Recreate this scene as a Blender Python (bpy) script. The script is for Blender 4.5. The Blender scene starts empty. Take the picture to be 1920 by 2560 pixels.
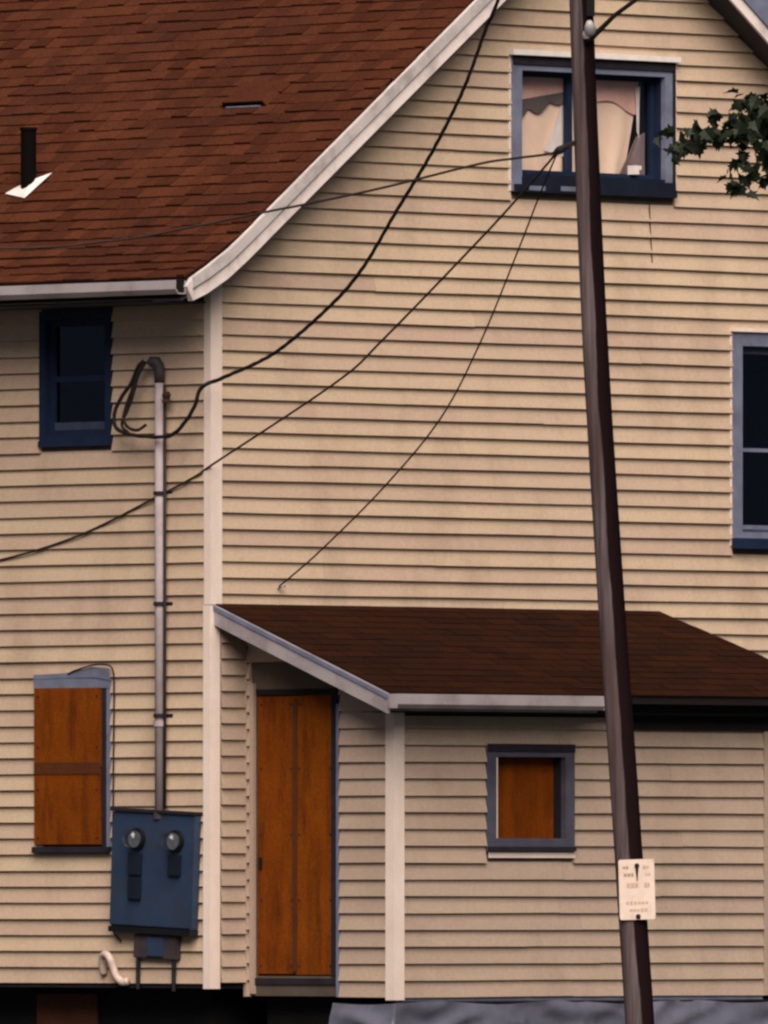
import bpy, bmesh, math, random
from mathutils import Vector, Matrix, noise

random.seed(11)
R = math.radians
SC = bpy.context.scene
COL = SC.collection

# ------------------------------------------------------------------ camera
cam_d = bpy.data.cameras.new("camera")
cam_d.sensor_fit = 'VERTICAL'
cam_d.sensor_height = 36.0
cam_d.lens = 602.68
cam_d.shift_y = 0.375
cam_d.clip_start = 1.0
cam_d.clip_end = 5000.0
cam = bpy.data.objects.new("camera", cam_d)
COL.objects.link(cam)
cam.location = (0.0, -120.0, 1.65)
cam.rotation_euler = (R(90), 0, 0)
SC.camera = cam

# ------------------------------------------------------------------ sky and sun
SUN_EL, SUN_AZ = 45.0, 9.0           # azimuth from the viewer's back, negative = to the left
world = bpy.data.worlds.new("World")
SC.world = world
world.use_nodes = True
wn, wl = world.node_tree.nodes, world.node_tree.links
wn.clear()
wo = wn.new("ShaderNodeOutputWorld")
wb = wn.new("ShaderNodeBackground")
ws = wn.new("ShaderNodeTexSky")
ws.sky_type = 'NISHITA'
ws.sun_disc = False
ws.sun_elevation = R(SUN_EL)
ws.sun_rotation = R(180 + SUN_AZ)
ws.air_density = 0.14
ws.dust_density = 0.9
ws.ozone_density = 0.6
wb.inputs["Strength"].default_value = 0.05
wl.new(ws.outputs[0], wb.inputs[0])
wl.new(wb.outputs[0], wo.inputs[0])

sun_d = bpy.data.lights.new("sun", 'SUN')
sun_d.energy = 5.0
sun_d.angle = R(58)
sun_d.color = (1.0, 0.91, 0.815)
sun = bpy.data.objects.new("sun", sun_d)
COL.objects.link(sun)
az, el = R(SUN_AZ), R(SUN_EL)
to_sun = Vector((math.sin(az) * math.cos(el), -math.cos(az) * math.cos(el), math.sin(el)))
sun.rotation_euler = to_sun.to_track_quat('Z', 'Y').to_euler()
sun.location = to_sun * 60

SC.view_settings.view_transform = 'Standard'
SC.view_settings.look = 'None'
SC.view_settings.exposure = 0.36
SC.view_settings.gamma = 1.0
SC.render.engine = 'CYCLES'
SC.cycles.use_denoising = True
SC.cycles.max_bounces = 6
SC.cycles.transparent_max_bounces = 8
SC.cycles.filter_width = 2.5

# ------------------------------------------------------------------ house frame
# local X runs along the gable wall (right and back), local Y along the side wall (left and back)
HX = -1.2124
K = math.sqrt(0.5)
HM = Matrix.Translation((HX, 0, 0)) @ Matrix.Rotation(R(45), 4, 'Z')


def H(p):
    return HM @ Vector(p)


# ------------------------------------------------------------------ materials
def nodes_of(m):
    m.use_nodes = True
    nt = m.node_tree
    nt.nodes.clear()
    out = nt.nodes.new("ShaderNodeOutputMaterial")
    return nt, nt.nodes, nt.links, out


def mix_rgb(N, L, fac, a, b, mode='MIX'):
    n = N.new("ShaderNodeMix")
    n.data_type = 'RGBA'
    n.blend_type = mode
    for sock, v in ((n.inputs[0], fac), (n.inputs[6], a), (n.inputs[7], b)):
        if hasattr(v, "is_linked"):
            L.new(v, sock)
        elif isinstance(v, (int, float)):
            sock.default_value = v
        else:
            sock.default_value = (*v, 1)
    return n.outputs[2]


def tex_noise(N, L, scale, vec=None, detail=4, rough=0.55, stretch=None):
    n = N.new("ShaderNodeTexNoise")
    n.inputs["Scale"].default_value = scale
    n.inputs["Detail"].default_value = detail
    n.inputs["Roughness"].default_value = rough
    tc = N.new("ShaderNodeTexCoord")
    src = vec or tc.outputs["Object"]
    if stretch:
        mp = N.new("ShaderNodeMapping")
        mp.inputs["Scale"].default_value = stretch
        L.new(src, mp.inputs[0])
        src = mp.outputs[0]
    L.new(src, n.inputs["Vector"])
    return n.outputs["Fac"]


def ramp(N, L, fac, p0, p1, c0=(0, 0, 0), c1=(1, 1, 1)):
    r = N.new("ShaderNodeValToRGB")
    r.color_ramp.elements[0].position = p0
    r.color_ramp.elements[1].position = p1
    r.color_ramp.elements[0].color = (*c0, 1)
    r.color_ramp.elements[1].color = (*c1, 1)
    L.new(fac, r.inputs[0])
    return r.outputs[0]


def surface(name, c1, c2, rough=0.7, scale=6.0, stretch=None, dirt=None, dirt_scale=2.0, dirt_amt=0.5,
            dirt_stretch=None, vary=None, vary_amt=0.6, fine=0.0, fine_scale=90, bump=0.0, bump_scale=60,
            metallic=0.0, spec=0.3, bump_stretch=None):
    """weathered surface: two tones blended by noise, dirt patches, per-piece tint, fine grain, fine relief"""
    m = bpy.data.materials.new(name)
    nt, N, L, out = nodes_of(m)
    b = N.new("ShaderNodeBsdfPrincipled")
    L.new(b.outputs[0], out.inputs[0])
    geo = N.new("ShaderNodeNewGeometry")
    pos = geo.outputs["Position"]
    col = mix_rgb(N, L, ramp(N, L, tex_noise(N, L, scale, pos, stretch=stretch), 0.32, 0.68), c1, c2)
    if vary:
        oi = N.new("ShaderNodeObjectInfo")
        sm_ = N.new("ShaderNodeMath")        # one tint per piece, whether a piece is an object or an island of a joined field
        sm_.operation = 'ADD'
        L.new(oi.outputs["Random"], sm_.inputs[0])
        L.new(geo.outputs["Random Per Island"], sm_.inputs[1])
        fr_ = N.new("ShaderNodeMath")
        fr_.operation = 'FRACT'
        L.new(sm_.outputs[0], fr_.inputs[0])
        att = mix_rgb(N, L, fr_.outputs[0], vary[0], vary[1])
        col = mix_rgb(N, L, vary_amt, col, att)
    if dirt:
        f = ramp(N, L, tex_noise(N, L, dirt_scale, pos, detail=7, rough=0.65, stretch=dirt_stretch), 0.48, 0.74)
        mt = N.new("ShaderNodeMath")
        mt.operation = 'MULTIPLY'
        mt.inputs[1].default_value = dirt_amt
        L.new(f, mt.inputs[0])
        col = mix_rgb(N, L, mt.outputs[0], col, dirt)
    if fine:
        g = ramp(N, L, tex_noise(N, L, fine_scale, pos, detail=2), 0.3, 0.7, (1 - fine,) * 3, (1 + fine,) * 3)
        col = mix_rgb(N, L, 1.0, col, g, 'MULTIPLY')
    L.new(col, b.inputs["Base Color"])
    b.inputs["Roughness"].default_value = rough
    b.inputs["Metallic"].default_value = metallic
    b.inputs["Specular IOR Level"].default_value = spec
    if bump:
        bn = N.new("ShaderNodeBump")
        bn.inputs["Strength"].default_value = bump
        bn.inputs["Distance"].default_value = 0.01
        L.new(tex_noise(N, L, bump_scale, pos, detail=5, stretch=bump_stretch), bn.inputs["Height"])
        L.new(bn.outputs[0], b.inputs["Normal"])
    return m


M = {}
M['siding'] = surface('siding_paint', (.51, .376, .266), (.455, .326, .236), .6, 1.6, (1, 1, 3),
                      dirt=(.20, .13, .085), dirt_scale=1.8, dirt_amt=.34, dirt_stretch=(1.2, 1.2, .6),
                      vary=((.565, .424, .285), (.45, .306, .240)), vary_amt=.5, fine=.07, fine_scale=45,
                      bump=.25, bump_scale=30, bump_stretch=(1, 1, 6))
M['trim'] = surface('trim_paint', (.80, .655, .58), (.74, .59, .51), .55, 3, dirt=(.50, .38, .33), dirt_scale=2.5,
                    dirt_amt=.45, dirt_stretch=(1, 1, .25), fine=.05, bump=.15)
M['barge'] = surface('barge_paint', (.78, .67, .63), (.68, .57, .54), .5, 4, dirt=(.27, .23, .22), dirt_scale=4,
                     dirt_amt=.6, fine=.06)
M['drip'] = surface('drip_metal', (.52, .455, .445), (.42, .37, .36), .45, 5, dirt=(.17, .14, .14), dirt_scale=5,
                    dirt_amt=.6, fine=.06)
M['gutter'] = surface('gutter_metal', (.38, .325, .335), (.30, .255, .27), .45, 3, dirt=(.13, .10, .10), dirt_scale=3,
                      dirt_amt=.6, fine=.06)
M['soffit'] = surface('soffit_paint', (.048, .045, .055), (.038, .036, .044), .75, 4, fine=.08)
M['fascia_dark'] = surface('near_black_board', (.010, .008, .008), (.006, .005, .005), .95, 6, fine=.1)  # near-black colour stands in for the deep shade under the porch eave
M['blue'] = surface('blue_window_paint', (.045, .055, .095), (.032, .04, .075), .5, 5, dirt=(.03, .03, .045),
                    dirt_scale=5, dirt_amt=.5, fine=.06)
M['casing_dark'] = surface('dark_grey_blue_casing', (.085, .08, .11), (.06, .058, .085), .55, 6, dirt=(.03, .028, .04), dirt_scale=4, dirt_amt=.6, fine=.06)
M['siding_greyer'] = surface('greyer_siding', (.42, .31, .23), (.365, .265, .205), .6, 1.6, (1, 1, 3),  # greyer, darker siding tone for the porch and the boards beside it
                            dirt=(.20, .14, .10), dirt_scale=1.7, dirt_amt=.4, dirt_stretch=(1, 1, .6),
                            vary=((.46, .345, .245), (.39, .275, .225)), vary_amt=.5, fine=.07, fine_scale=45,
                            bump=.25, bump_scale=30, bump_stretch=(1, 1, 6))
M['bluegrey'] = surface('grey_blue_casing', (.175, .185, .255), (.125, .135, .20), .55, 6, dirt=(.07, .06, .08),
                        dirt_scale=4, dirt_amt=.6, fine=.06)
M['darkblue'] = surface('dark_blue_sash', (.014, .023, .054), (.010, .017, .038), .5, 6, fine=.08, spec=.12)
M['ply'] = surface('stained_plywood', (.20, .046, .002), (.13, .026, .0015), .75, 5, (1.3, 1.3, .8),
                   dirt=(.040, .010, .003), dirt_scale=3.6, dirt_amt=.8, dirt_stretch=(2.6, 2.6, .45),
                   vary=((.21, .051, .002), (.15, .030, .0015)), vary_amt=.4, fine=.18, fine_scale=60, bump=.3, bump_scale=40, spec=.08)
M['ply_dark'] = surface('aged_plywood', (.09, .026, .010), (.06, .018, .008), .8, 6, fine=.15)
M['ply_stained'] = surface('dark_stained_plywood', (.085, .020, .002), (.060, .014, .002), .8, 6, fine=.15)  # dark stained tone for the strips over the plywood seams
M['shingle'] = surface('red_brown_shingle', (.074, .0215, .0096), (.050, .0140, .0074), .9, 1.4,
                       dirt=(.035, .013, .009), dirt_scale=1.1, dirt_amt=.5,
                       vary=((.032, .0090, .0050), (.098, .029, .0128)), vary_amt=.5, fine=.34, fine_scale=60, spec=.06)
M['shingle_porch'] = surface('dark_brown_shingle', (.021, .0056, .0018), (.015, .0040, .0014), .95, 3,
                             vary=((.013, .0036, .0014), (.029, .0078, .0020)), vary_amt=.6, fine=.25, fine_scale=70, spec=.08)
M['deck'] = surface('roof_felt', (.007, .004, .0035), (.005, .003, .003), .95, 4)
M['wallcore'] = surface('wall_sheathing', (.10, .075, .055), (.07, .05, .04), .9, 4)
M['found'] = surface('near_black_masonry', (.007, .006, .006), (.004, .0035, .0035), .95, 5, fine=.2, bump=.5, bump_scale=12)  # plain near-black base colour
M['galv'] = surface('galvanised_steel', (.40, .33, .34), (.32, .265, .275), .85, 8, dirt=(.28, .20, .19), dirt_scale=8,
                    dirt_amt=.4, metallic=0, fine=.05)
M['strap'] = surface('dark_painted_steel', (.024, .020, .026), (.016, .013, .018), .8, 8, spec=.1)
M['head'] = surface('weatherhead_casting', (.055, .04, .045), (.035, .025, .03), .6, 8)
M['meterbox'] = surface('dark_blue_enamel', (.026, .044, .088), (.019, .033, .066), .42, 4, dirt=(.035, .03, .035),
                        dirt_scale=3, dirt_amt=.6, fine=.08)
M['meter_dark'] = surface('near_black_blue', (.008, .012, .024), (.006, .008, .016), .5, 6)
M['black'] = surface('black_plastic', (.008, .007, .008), (.005, .005, .006), .5, 6)
M['cable'] = surface('black_cable', (.012, .008, .007), (.008, .006, .006), .7, 6)
M['cable_brown'] = surface('weathered_cable', (.035, .02, .016), (.022, .013, .011), .8, 6)
M['pvc'] = surface('white_pvc', (.62, .47, .40), (.50, .38, .33), .5, 8, dirt=(.2, .14, .11), dirt_scale=6, dirt_amt=.6)
M['bright'] = surface('bright_flashing', (.80, .72, .68), (.66, .58, .55), .4, 8)
M['iron'] = surface('black_iron', (.004, .0028, .0028), (.003, .002, .002), .95, 8, spec=.05)
M['rust'] = surface('rusted_bolt', (.035, .012, .006), (.02, .008, .005), .8, 20)
M['sign'] = surface('sign_face', (.78, .62, .52), (.74, .57, .49), .5, 5, dirt=(.42, .27, .18), dirt_scale=9, dirt_amt=.4)
M['sign_text'] = surface('faded_sign_ink', (.40, .27, .19), (.36, .23, .16), .6, 20)
M['sign_text2'] = surface('faded_tan_ink', (.55, .39, .29), (.50, .34, .26), .6, 20)
M['porcelain'] = surface('grey_porcelain', (.48, .44, .44), (.40, .36, .36), .25, 10, spec=.6)
M['dial'] = surface('meter_dial', (.20, .20, .22), (.12, .12, .14), .5, 14)
M['tarp'] = surface('grey_tarpaulin', (.12, .12, .16), (.095, .095, .13), .36, 3, dirt=(.05, .048, .055), dirt_scale=4,
                    dirt_amt=.6, fine=.06, spec=.45)
M['ochre'] = surface('ochre_panel', (.26, .13, .025), (.18, .09, .03), .7, 3, dirt=(.08, .05, .03), dirt_scale=3, dirt_amt=.6)
M['curtain'] = surface('peach_curtain', (.85, .62, .47), (.78, .54, .42), .9, 4, (2, 2, .8), fine=.05)
M['curtain_rose'] = surface('rose_curtain', (.74, .43, .35), (.66, .38, .32), .9, 4, (2, 2, .8), fine=.05)
M['valance'] = surface('grey_valance', (.115, .09, .08), (.085, .066, .06), .9, 8, fine=.1)
M['lace'] = surface('pale_lace', (.80, .70, .66), (.70, .60, .57), .9, 8)
M['drape'] = surface('mauve_drape', (.22, .155, .15), (.17, .12, .125), .9, 6)
M['bark'] = surface('tree_bark', (.045, .032, .022), (.028, .02, .015), .95, 12, (3, 3, 1), bump=.8, bump_scale=25)
M['leaf'] = surface('maple_leaf', (.008, .015, .005), (.006, .011, .004), .6, 9, vary=((.004, .009, .003), (.016, .024, .008)),
                    vary_amt=.5)
M['grass'] = surface('lawn', (.016, .022, .009), (.022, .024, .012), .95, .6, dirt=(.03, .024, .017), dirt_scale=.25, dirt_amt=.6, fine=.3)
M['asphalt'] = surface('asphalt', (.04, .04, .04), (.032, .032, .033), .95, 1.2, fine=.25, fine_scale=60)
M['room'] = surface('dark_room', (.05, .045, .042), (.04, .035, .034), .95, 3)


def pole_material():
    m = bpy.data.materials.new('weathered_pole_wood')
    nt, N, L, out = nodes_of(m)
    b = N.new("ShaderNodeBsdfPrincipled")
    L.new(b.outputs[0], out.inputs[0])
    tc = N.new("ShaderNodeTexCoord")
    # bleached flank (rain side) against the creosote-black flank, ragged border, in the pole's own space
    sx = N.new("ShaderNodeSeparateXYZ")
    nm = N.new("ShaderNodeNewGeometry")
    L.new(nm.outputs["Normal"], sx.inputs[0])
    n1 = tex_noise(N, L, 3.0, tc.outputs["Object"], detail=5, stretch=(1, 1, .5))
    add = N.new("ShaderNodeMath")
    add.operation = 'MULTIPLY_ADD'
    L.new(n1, add.inputs[0])
    add.inputs[1].default_value = .5
    L.new(sx.outputs[0], add.inputs[2])
    f = ramp(N, L, add.outputs[0], .24, .34)
    n2 = ramp(N, L, tex_noise(N, L, 30, tc.outputs["Object"], detail=6, stretch=(1, 1, .04)), .3, .7)
    grey = mix_rgb(N, L, n2, (.045, .031, .032), (.175, .132, .136))
    n3 = ramp(N, L, tex_noise(N, L, 2.2, tc.outputs["Object"], detail=5, stretch=(1, 1, .3)), .45, .7)
    grey = mix_rgb(N, L, n3, grey, (.075, .045, .043))
    col = mix_rgb(N, L, f, grey, (.012, .005, .006))
    L.new(col, b.inputs["Base Color"])
    b.inputs["Roughness"].default_value = .85
    b.inputs["Specular IOR Level"].default_value = .06
    bn = N.new("ShaderNodeBump")
    bn.inputs["Strength"].default_value = .9
    bn.inputs["Distance"].default_value = .02
    L.new(tex_noise(N, L, 22, tc.outputs["Object"], detail=6, stretch=(1, 1, .05)), bn.inputs["Height"])
    L.new(bn.outputs[0], b.inputs["Normal"])
    return m


M['pole'] = pole_material()


def glass_material(name, tint, strength=1.0):
    m = bpy.data.materials.new(name)
    nt, N, L, out = nodes_of(m)
    tr = N.new("ShaderNodeBsdfTransparent")
    tr.inputs[0].default_value = (*tint, 1)
    gl = N.new("ShaderNodeBsdfGlossy")
    gl.inputs["Roughness"].default_value = .06
    fr = N.new("ShaderNodeLayerWeight")          # works alike from both sides of the pane
    fr.inputs["Blend"].default_value = .5
    pw = N.new("ShaderNodeMath")
    pw.operation = 'POWER'
    pw.inputs[1].default_value = 4.0
    L.new(fr.outputs["Facing"], pw.inputs[0])
    ad = N.new("ShaderNodeMath")
    ad.operation = 'ADD'
    ad.inputs[1].default_value = .03
    L.new(pw.outputs[0], ad.inputs[0])
    bn = N.new("ShaderNodeBump")
    bn.inputs["Strength"].default_value = .06
    bn.inputs["Distance"].default_value = .02
    L.new(tex_noise(N, L, 3), bn.inputs["Height"])
    L.new(bn.outputs[0], gl.inputs["Normal"])
    mt = N.new("ShaderNodeMath")
    mt.operation = 'MULTIPLY'
    mt.inputs[1].default_value = strength
    L.new(ad.outputs[0], mt.inputs[0])
    mx = N.new("ShaderNodeMixShader")
    L.new(mt.outputs[0], mx.inputs[0])
    L.new(tr.outputs[0], mx.inputs[1])
    L.new(gl.outputs[0], mx.inputs[2])
    L.new(mx.outputs[0], out.inputs[0])
    return m


M['glass'] = glass_material('window_glass', (.97, .97, .97), .6)
M['glass_dark'] = glass_material('dirty_window_glass', (.42, .48, .55), .9)
M['dome'] = glass_material('meter_glass', (.75, .78, .80), 2.5)


# ------------------------------------------------------------------ mesh builder
class MB:
    def __init__(self, fn=None):
        self.v, self.f, self.fn = [], [], fn or (lambda p: p)

    def add(self, vs, fs):
        o = len(self.v)
        self.v += [tuple(self.fn(p)) for p in vs]
        self.f += [tuple(i + o for i in q) for q in fs]
        return self

    def box(self, a0, a1, b0, b1, c0, c1):
        vs = [(a, b, c) for a in (a0, a1) for b in (b0, b1) for c in (c0, c1)]
        return self.add(vs, [(0, 1, 3, 2), (4, 6, 7, 5), (0, 4, 5, 1), (2, 3, 7, 6), (0, 2, 6, 4), (1, 5, 7, 3)])

    def prism(self, poly, d0, d1):
        """poly of (u,z), extruded through d"""
        n = len(poly)
        vs = [(u, d0, z) for u, z in poly] + [(u, d1, z) for u, z in poly]
        fs = [tuple(range(n)), tuple(range(2 * n - 1, n - 1, -1))]
        fs += [(i, (i + 1) % n, n + (i + 1) % n, n + i) for i in range(n)]
        return self.add(vs, fs)

    def tube(self, pts, r, seg=8, caps=True):
        pts = [Vector(p) for p in pts]
        n = len(pts)
        rs = r if isinstance(r, (list, tuple)) else [r] * n
        t0 = (pts[1] - pts[0]).normalized()
        ref = Vector((0, 0, 1)) if abs(t0.z) < .9 else Vector((1, 0, 0))
        nrm = t0.cross(ref).normalized()
        vs = []
        for i, p in enumerate(pts):
            t = (pts[min(i + 1, n - 1)] - pts[max(i - 1, 0)]).normalized()
            nrm = (nrm - t * nrm.dot(t)).normalized()
            bi = t.cross(nrm)
            for k in range(seg):
                a = 2 * math.pi * k / seg
                vs.append(p + (nrm * math.cos(a) + bi * math.sin(a)) * rs[i])
        fs = []
        for i in range(n - 1):
            for k in range(seg):
                k2 = (k + 1) % seg
                fs.append((i * seg + k, i * seg + k2, (i + 1) * seg + k2, (i + 1) * seg + k))
        if caps:
            fs.append(tuple(range(seg - 1, -1, -1)))
            fs.append(tuple(range((n - 1) * seg, n * seg)))
        return self.add(vs, fs)

    def mesh(self, name, off=(0, 0, 0), smooth=False, bevel=0, merge=False):
        bm = bmesh.new()
        o = Vector(off)
        vs = [bm.verts.new(Vector(p) - o) for p in self.v]
        for q in self.f:
            try:
                bm.faces.new([vs[i] for i in q])
            except ValueError:
                pass
        if merge:
            bmesh.ops.remove_doubles(bm, verts=bm.verts, dist=1e-5)
        if bevel:
            bmesh.ops.bevel(bm, geom=[e for e in bm.edges], offset=bevel, segments=2, affect='EDGES', clamp_overlap=True)
        bmesh.ops.recalc_face_normals(bm, faces=bm.faces)
        for q in bm.faces:
            q.smooth = smooth
        me = bpy.data.meshes.new(name)
        bm.to_mesh(me)
        bm.free()
        return me

    def build(self, name, mat, parent=None, off=(0, 0, 0), loc=None, **kw):
        return obj(name, self.mesh(name, off, **kw), mat, parent, loc)


def obj(name, me, mat, parent=None, loc=None):
    if mat and not me.materials:
        me.materials.append(M[mat] if isinstance(mat, str) else mat)
    o = bpy.data.objects.new(name, me)
    COL.objects.link(o)
    if parent:
        o.parent = parent
    if loc is not None:
        o.location = loc
    return o


def tag(o, label, cat, group=None):
    o["label"] = label
    o["category"] = cat
    if group:
        o["group"] = group
    return o


def thing(name, label, cat, loc=(0, 0, 0), rz=0, group=None):
    o = bpy.data.objects.new(name, None)
    o.empty_display_size = .2
    COL.objects.link(o)
    o.location = loc
    o.rotation_euler = (0, 0, rz)
    return tag(o, label, cat, group)


def struct(o):
    o["kind"] = "structure"
    return o


def stuff(o):
    o["kind"] = "stuff"
    return o


def spline(pts, n=8):
    """Catmull-Rom through the points"""
    P = [Vector(p) for p in pts]
    P = [P[0] * 2 - P[1]] + P + [P[-1] * 2 - P[-2]]
    out = []
    for i in range(1, len(P) - 2):
        for k in range(n):
            t = k / n
            a, b, c, d = P[i - 1], P[i], P[i + 1], P[i + 2]
            out.append(.5 * ((2 * b) + (c - a) * t + (2 * a - 5 * b + 4 * c - d) * t * t + (3 * b - a - 3 * c + d) * t ** 3))
    out.append(P[-2])
    return out


def clip(poly, planes):
    """keep a*u + b*z + c >= 0"""
    for a, b, c in planes:
        res = []
        for i, p in enumerate(poly):
            q = poly[(i + 1) % len(poly)]
            dp, dq = a * p[0] + b * p[1] + c, a * q[0] + b * q[1] + c
            if dp >= 0:
                res.append(p)
            if (dp >= 0) != (dq >= 0):
                t = dp / (dp - dq)
                res.append((p[0] + (q[0] - p[0]) * t, p[1] + (q[1] - p[1]) * t))
        poly = res
        if len(poly) < 3:
            return []
    return poly


# wall maps: (u along wall, d outward, z up) -> house-local
PD = 1.468           # how far the porch stands out
PX = 0.345            # inset of the porch side wall
MAPS = dict(
    gable=lambda p: (p[0], -p[1], p[2]),
    side=lambda p: (-p[1], p[0], p[2]),
    pfront=lambda p: (p[0], -PD - p[1], p[2]),
    pside=lambda p: (PX - p[1], p[0], p[2]),
)


def wall_core(mp, u0, u1, z0, z1, holes, planes=(), t=.16):
    us = sorted({u0, u1, *[h[0] for h in holes], *[h[1] for h in holes]})
    zs = sorted({z0, z1, *[h[2] for h in holes], *[h[3] for h in holes]})
    mb = MB(MAPS[mp])
    for i in range(len(us) - 1):
        for j in range(len(zs) - 1):
            um, zm = (us[i] + us[i + 1]) / 2, (zs[j] + zs[j + 1]) / 2
            if any(h[0] < um < h[1] and h[2] < zm < h[3] for h in holes):
                continue
            poly = clip([(us[i], zs[j]), (us[i + 1], zs[j]), (us[i + 1], zs[j + 1]), (us[i], zs[j + 1])], planes)
            if poly:
                mb.prism(poly, -t, 0)
    return mb


_ph = [0.0]


def clapboard(mp, u0, u1, z, pitch, parent, planes=(), name='clapboard', into=None, mat=None):
    """one lapped board: thin at the top, butt edge proud at the bottom, slightly uneven along its length"""
    if u1 - u0 < .015:
        return
    h = pitch + .006
    n = max(1, int((u1 - u0) / .45))
    butt = random.uniform(.0275, .0325)
    _ph[0] += 7.31
    ph = _ph[0]
    tilt = random.uniform(-.0035, .0035)
    um = (u0 + u1) / 2

    def warp(u, zz, d):
        w = noise.noise((u * .8, ph, 0)) * .0046 + tilt * (u - um) / max(1, u1 - u0)
        dd = noise.noise((u * 1.1, ph + 40, 3)) * .0016
        return (u, d + (dd if d > 0 else 0), zz + w)
    mb = MB(MAPS[mp])
    for i in range(n):
        a, b = u0 + (u1 - u0) * i / n, u0 + (u1 - u0) * (i + 1) / n
        poly = clip([(a, z), (b, z), (b, z + h), (a, z + h)], planes)
        if not poly:
            continue
        m = len(poly)
        fr = [warp(u, q, .0035 + (butt - .0035) * (1 - (q - z) / h)) for u, q in poly]
        bk = [warp(u, q, -.002) for u, q in poly]
        fs = [tuple(range(m)), tuple(range(2 * m - 1, m - 1, -1))]
        for k in range(m):
            k2 = (k + 1) % m
            # no internal walls between the slices of one board
            inner = abs(poly[k][0] - poly[k2][0]) < 1e-6 and (
                (abs(poly[k][0] - a) < 1e-6 and i > 0) or (abs(poly[k][0] - b) < 1e-6 and i < n - 1))
            if not inner:
                fs.append((k, k2, m + k2, m + k))
        mb.add(fr + bk, fs)
    if not mb.v:
        return
    if into is not None:
        into.v_extra.append(mb)
        return
    c = mb.fn(((u0 + u1) / 2, 0, z))
    return mb.build(name, mat or ('siding_greyer' if mp in ('pf', 'ps') else 'siding'), parent, off=c, loc=c, merge=True)


def spans(u0, u1, z, pitch, holes):
    """free stretches of one course between the openings"""
    cut = sorted((h[0], h[1]) for h in holes if h[2] < z + pitch * .75 and h[3] > z + pitch * .25)
    out, a = [], u0
    for c0, c1 in cut:
        if c0 > a:
            out.append((a, min(c0, u1)))
        a = max(a, c1)
    if a < u1:
        out.append((a, u1))
    return out


# ------------------------------------------------------------------ ground
def ground():
    mb = MB()
    xs = [-900, -120, -40, -15, 15, 40, 120, 900]
    ys = [-900, -200, -60, -30, -6, 20, 80, 900]
    vs = [(x, y, 0) for y in ys for x in xs]
    n = len(xs)
    mb.add(vs, [(j * n + i, j * n + i + 1, (j + 1) * n + i + 1, (j + 1) * n + i) for j in range(len(ys) - 1) for i in range(n - 1)])
    struct(mb.build('ground', 'grass'))
    rd = MB().box(-300, 300, -17, -9.5, .0, .012).build('road', 'asphalt')
    struct(rd)
    kb = MB().box(-300, 300, -9.5, -9.32, .0, .13).build('kerb', 'galv')
    struct(kb)


ground()

# ------------------------------------------------------------------ house
house = thing('house', 'tan clapboard gabled house with red brown shingle roof and pale corner board', 'house', H((0, 0, 0)), R(45))
PITCH = .1136
XC = 3.815                     # ridge line
GW = 2 * XC                    # gable wall width
HL = 9.0                       # house length
OG, OE = .31, .55              # rake and eave overhang
SL = .745                      # roof slope
Z_SOF = 5.815

# ---- roof profile (house-local X, Z) of the left slope, flared at the eave
PROF = [(-.575, 5.958), (-.46, 6.016), (-.30, 6.105), (-.12, 6.215), (.10, 6.363), (.40, 6.590), (XC, 6.590 + (XC - .40) * SL)]


def prof_z(x):
    for (a, za), (b, zb) in zip(PROF, PROF[1:]):
        if x <= b:
            return za + (zb - za) * (x - a) / (b - a)
    return PROF[-1][1]


ARC = [0]
for (a, za), (b, zb) in zip(PROF, PROF[1:]):
    ARC.append(ARC[-1] + math.hypot(b - a, zb - za))


def arc_pt(s):
    for i in range(len(PROF) - 1):
        if s <= ARC[i + 1] or i == len(PROF) - 2:
            t = (s - ARC[i]) / (ARC[i + 1] - ARC[i])
            (a, za), (b, zb) = PROF[i], PROF[i + 1]
            return a + (b - a) * t, za + (zb - za) * t, math.atan2(zb - za, b - a)


# walls and openings ---------------------------------------------------------
# openings: (u0, u1, z0, z1)
W_UP = (.974, 1.705, 4.832, 5.78)
W_BD = (.985, 1.735, 1.985, 3.21)
W_GB = (2.972, 4.648, 6.672, 7.640)
W_RT = (5.246, 6.17, 4.178, 5.722)
IN = lambda w, m=.06: (w[0] + m, w[1] - m, w[2] + m, w[3] - m)

gable_planes = [(SL, -1, 6.36 - SL * .10 - .17 + .02), (-SL, -1, 6.36 + SL * (GW - .10) - .17 + .02)]
side_wall = wall_core('side', 0.005, HL, 1.034, Z_SOF, [IN(W_UP), IN(W_BD)]).build('side_wall', 'wallcore', house)
gable_wall = wall_core('gable', -.16, GW, 1.034, 9.2, [IN(W_GB), IN(W_RT)], [(1, 0, 0)] + gable_planes).build('gable_wall', 'wallcore', house)
# far walls close the house
bk = MB()
bk.box(GW - .16, GW, .16, HL, .62, Z_SOF)
back_wall = bk.build('back_wall', 'wallcore', house)
ew = MB(lambda p: (p[0], HL + p[1], p[2]))
ew.prism(clip([(0, .62), (GW, .62), (GW, 9.2), (0, 9.2)], gable_planes), -.16, 0)
ew.build('end_wall', 'siding', house)
MB().box(.2, GW - .2, .2, HL - .2, 3.42, 3.5).build('upper_floor', 'room', house)
MB().box(.2, GW - .2, .2, HL - .2, 6.2, 6.28).build('attic_floor', 'room', house)


class Joined:
    def __init__(self):
        self.v_extra = []

    def build(self, name, mat, parent):
        mb = MB()
        for m in self.v_extra:
            o = len(mb.v)
            mb.v += m.v
            mb.f += [tuple(i + o for i in q) for q in m.f]
        return stuff(mb.build(name, mat, parent))


# side wall boards
rest = Joined()
z = 1.035
i = 0
while z < Z_SOF - .01:
    for a, b in spans(.045, 3.35 + .55 * (i % 2), z, PITCH, [W_UP, W_BD]):
        clapboard('side', a, b, z, PITCH, side_wall, [(0, -1, Z_SOF)])
    clapboard('side', 3.352 + .55 * (i % 2), HL, z, PITCH, side_wall, [(0, -1, Z_SOF)], into=rest)
    z += PITCH
    i += 1
rest.build('distant_clapboards', 'siding', side_wall)

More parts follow.
